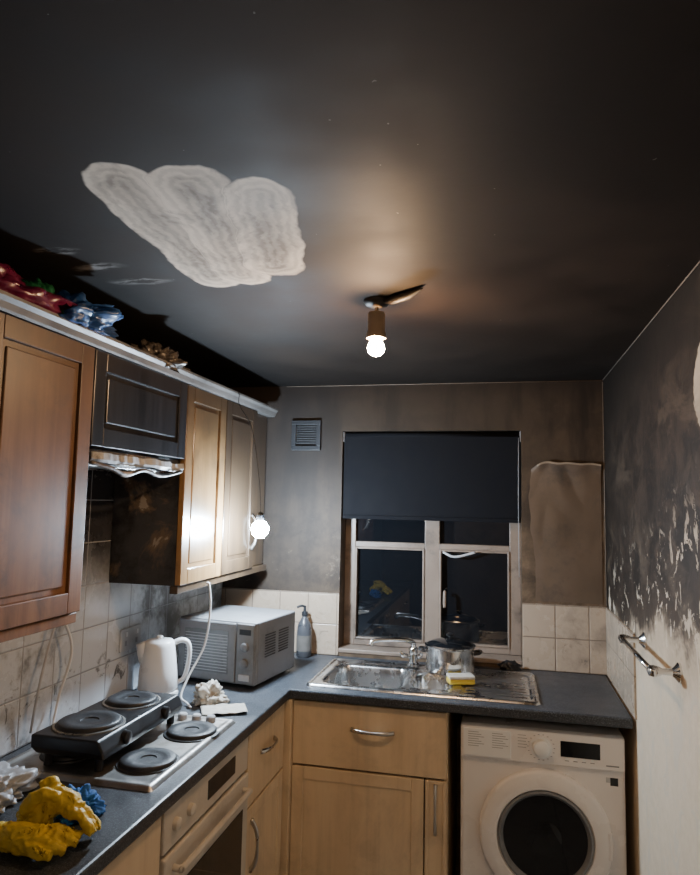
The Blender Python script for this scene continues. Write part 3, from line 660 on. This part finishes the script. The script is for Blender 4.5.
sm = MX((XL + .008, 2.33, 1.10))
grp('double_wall_socket', [box('faceplate', 0, .146, 0, .086, 0, .009, M['lgrey'], .003, sm), box('rocker_1', .028, .042, .055, .072, .0085, .013, M['white2'], .001, sm), box('rocker_2', .104, .118, .055, .072, .0085, .013, M['white2'], .001, sm),
     box('pins_1', .028, .042, .02, .04, .0085, .0095, M['grey'], 0, sm), box('pins_2', .104, .118, .02, .04, .0085, .0095, M['grey'], 0, sm)])
cb = [tube('cable_1', [(-1.38, 1.84, 1.78), (-1.37, 1.85, 1.6), (-1.39, 1.88, 1.4), (-1.38, 1.98, 1.2), (-1.40, 1.96, 1.05), (-1.39, 1.92, .96)], .0045, M['white2'], 8),
      tube('cable_2', [(-1.38, 1.87, 1.78), (-1.39, 1.90, 1.62), (-1.375, 1.95, 1.45), (-1.39, 1.90, 1.28), (-1.385, 1.84, 1.12), (-1.40, 1.83, .97)], .004, M['lgrey'], 8)]
grp('hanging_hood_cables', cb)

# ---------------------------------------------------------------- lamps
p = Vector((-.990, 2.66, 1.573))
l1 = [lathe('led_bulb', [(0, -.042), (.016, -.040), (.032, -.024), (.038, -.004), (.035, .012), (.024, .026), (.015, .032)], p, M['cool'], None, 28),
      lathe('socket', [(.014, .030), (.016, .034), (.016, .057), (.012, .064), (.005, .068), (0, .068)], p, M['vent'], None, 24),
      tube('hanging_cord', [p + Vector((0, 0, .066)), p + Vector((-.01, 0, .2)), p + Vector((-.05, 0, .42)), (-1.102, 2.66, 2.10), (-1.106, 2.66, 2.15), (-1.13, 2.66, 2.163), (-1.18, 2.66, 2.163)], .0018, M['black'], 8)]
grp('hanging_work_light', l1)
tube('appliance_flex', [(-1.136, 2.47, 1.36), (-1.125, 2.475, 1.35), (-1.12, 2.48, 1.25), (-1.13, 2.46, 1.12), (-1.16, 2.40, 1.02), (-1.165, 2.35, .957), (-1.13, 2.33, .940), (-1.10, 2.30, .936)], .0042, M['white2'], 8)

def ceiling_lamp(x, y, ml):
    p = Vector((x, y, ZC))
    pr = [lathe('ceiling_rose', [(.040, 0), (.040, -.006), (.032, -.016), (.012, -.022), (0, -.022)], p, M['rose'], None, 32),
          tube('stem', [p + Vector((0, 0, -.02)), p + Vector((0, 0, -.05))], .006, M['rose'], 10, 0),
          lathe('lamp_holder', [(.010, -.034), (.024, -.038), (.026, -.044), (.026, -.095), (.029, -.10), (.029, -.116), (.020, -.118)], p, M['lampholder'], None, 32, False),
          lathe('bulb', [(.012, -.112), (.016, -.122), (.023, -.134), (.026, -.146), (.022, -.160), (.011, -.169), (0, -.171)], p, ml, None, 32),
          tube('dark_blade', [p + Vector((.02, -.01, -.010)), p + Vector((.055, -.04, -.014)), p + Vector((.11, -.08, -.014)), p + Vector((.150, -.115, -.008))], [.004, .013, .012, .003], M['rose'], 10, 6)]  # thin dark blade just below the ceiling, beside the rose
    return grp('ceiling_light', pr)
ceiling_lamp(-.36, 1.90, M['warm'])
ceiling_lamp(-.10, -.55, emit('added_fill_glow_rear', (1, .74, .50), 640.))  # added fill lamp behind the camera to brighten the room, shaped like the first

# ---------------------------------------------------------------- world & camera
w_ = D.worlds.new('night'); bpy.context.scene.world = w_; w_.use_nodes = True
w_.node_tree.nodes['Background'].inputs[0].default_value = (.01, .012, .02, 1); w_.node_tree.nodes['Background'].inputs[1].default_value = .3
cam = D.cameras.new('camera'); co = D.objects.new('camera', cam); COL.objects.link(co)
f = Vector((-.222, .972, .098)).normalized(); r_ = Vector((.975, .212, .019)); r_ = (r_ - f * r_.dot(f)).normalized(); u = r_.cross(f)
co.matrix_world = Matrix(((r_.x, u.x, -f.x, 0), (r_.y, u.y, -f.y, 0), (r_.z, u.z, -f.z, 1.69), (0, 0, 0, 1)))
cam.sensor_fit = 'VERTICAL'; cam.sensor_height = 36; cam.lens = 36 * 660 / 875; cam.clip_start = .02
bpy.context.scene.camera = co
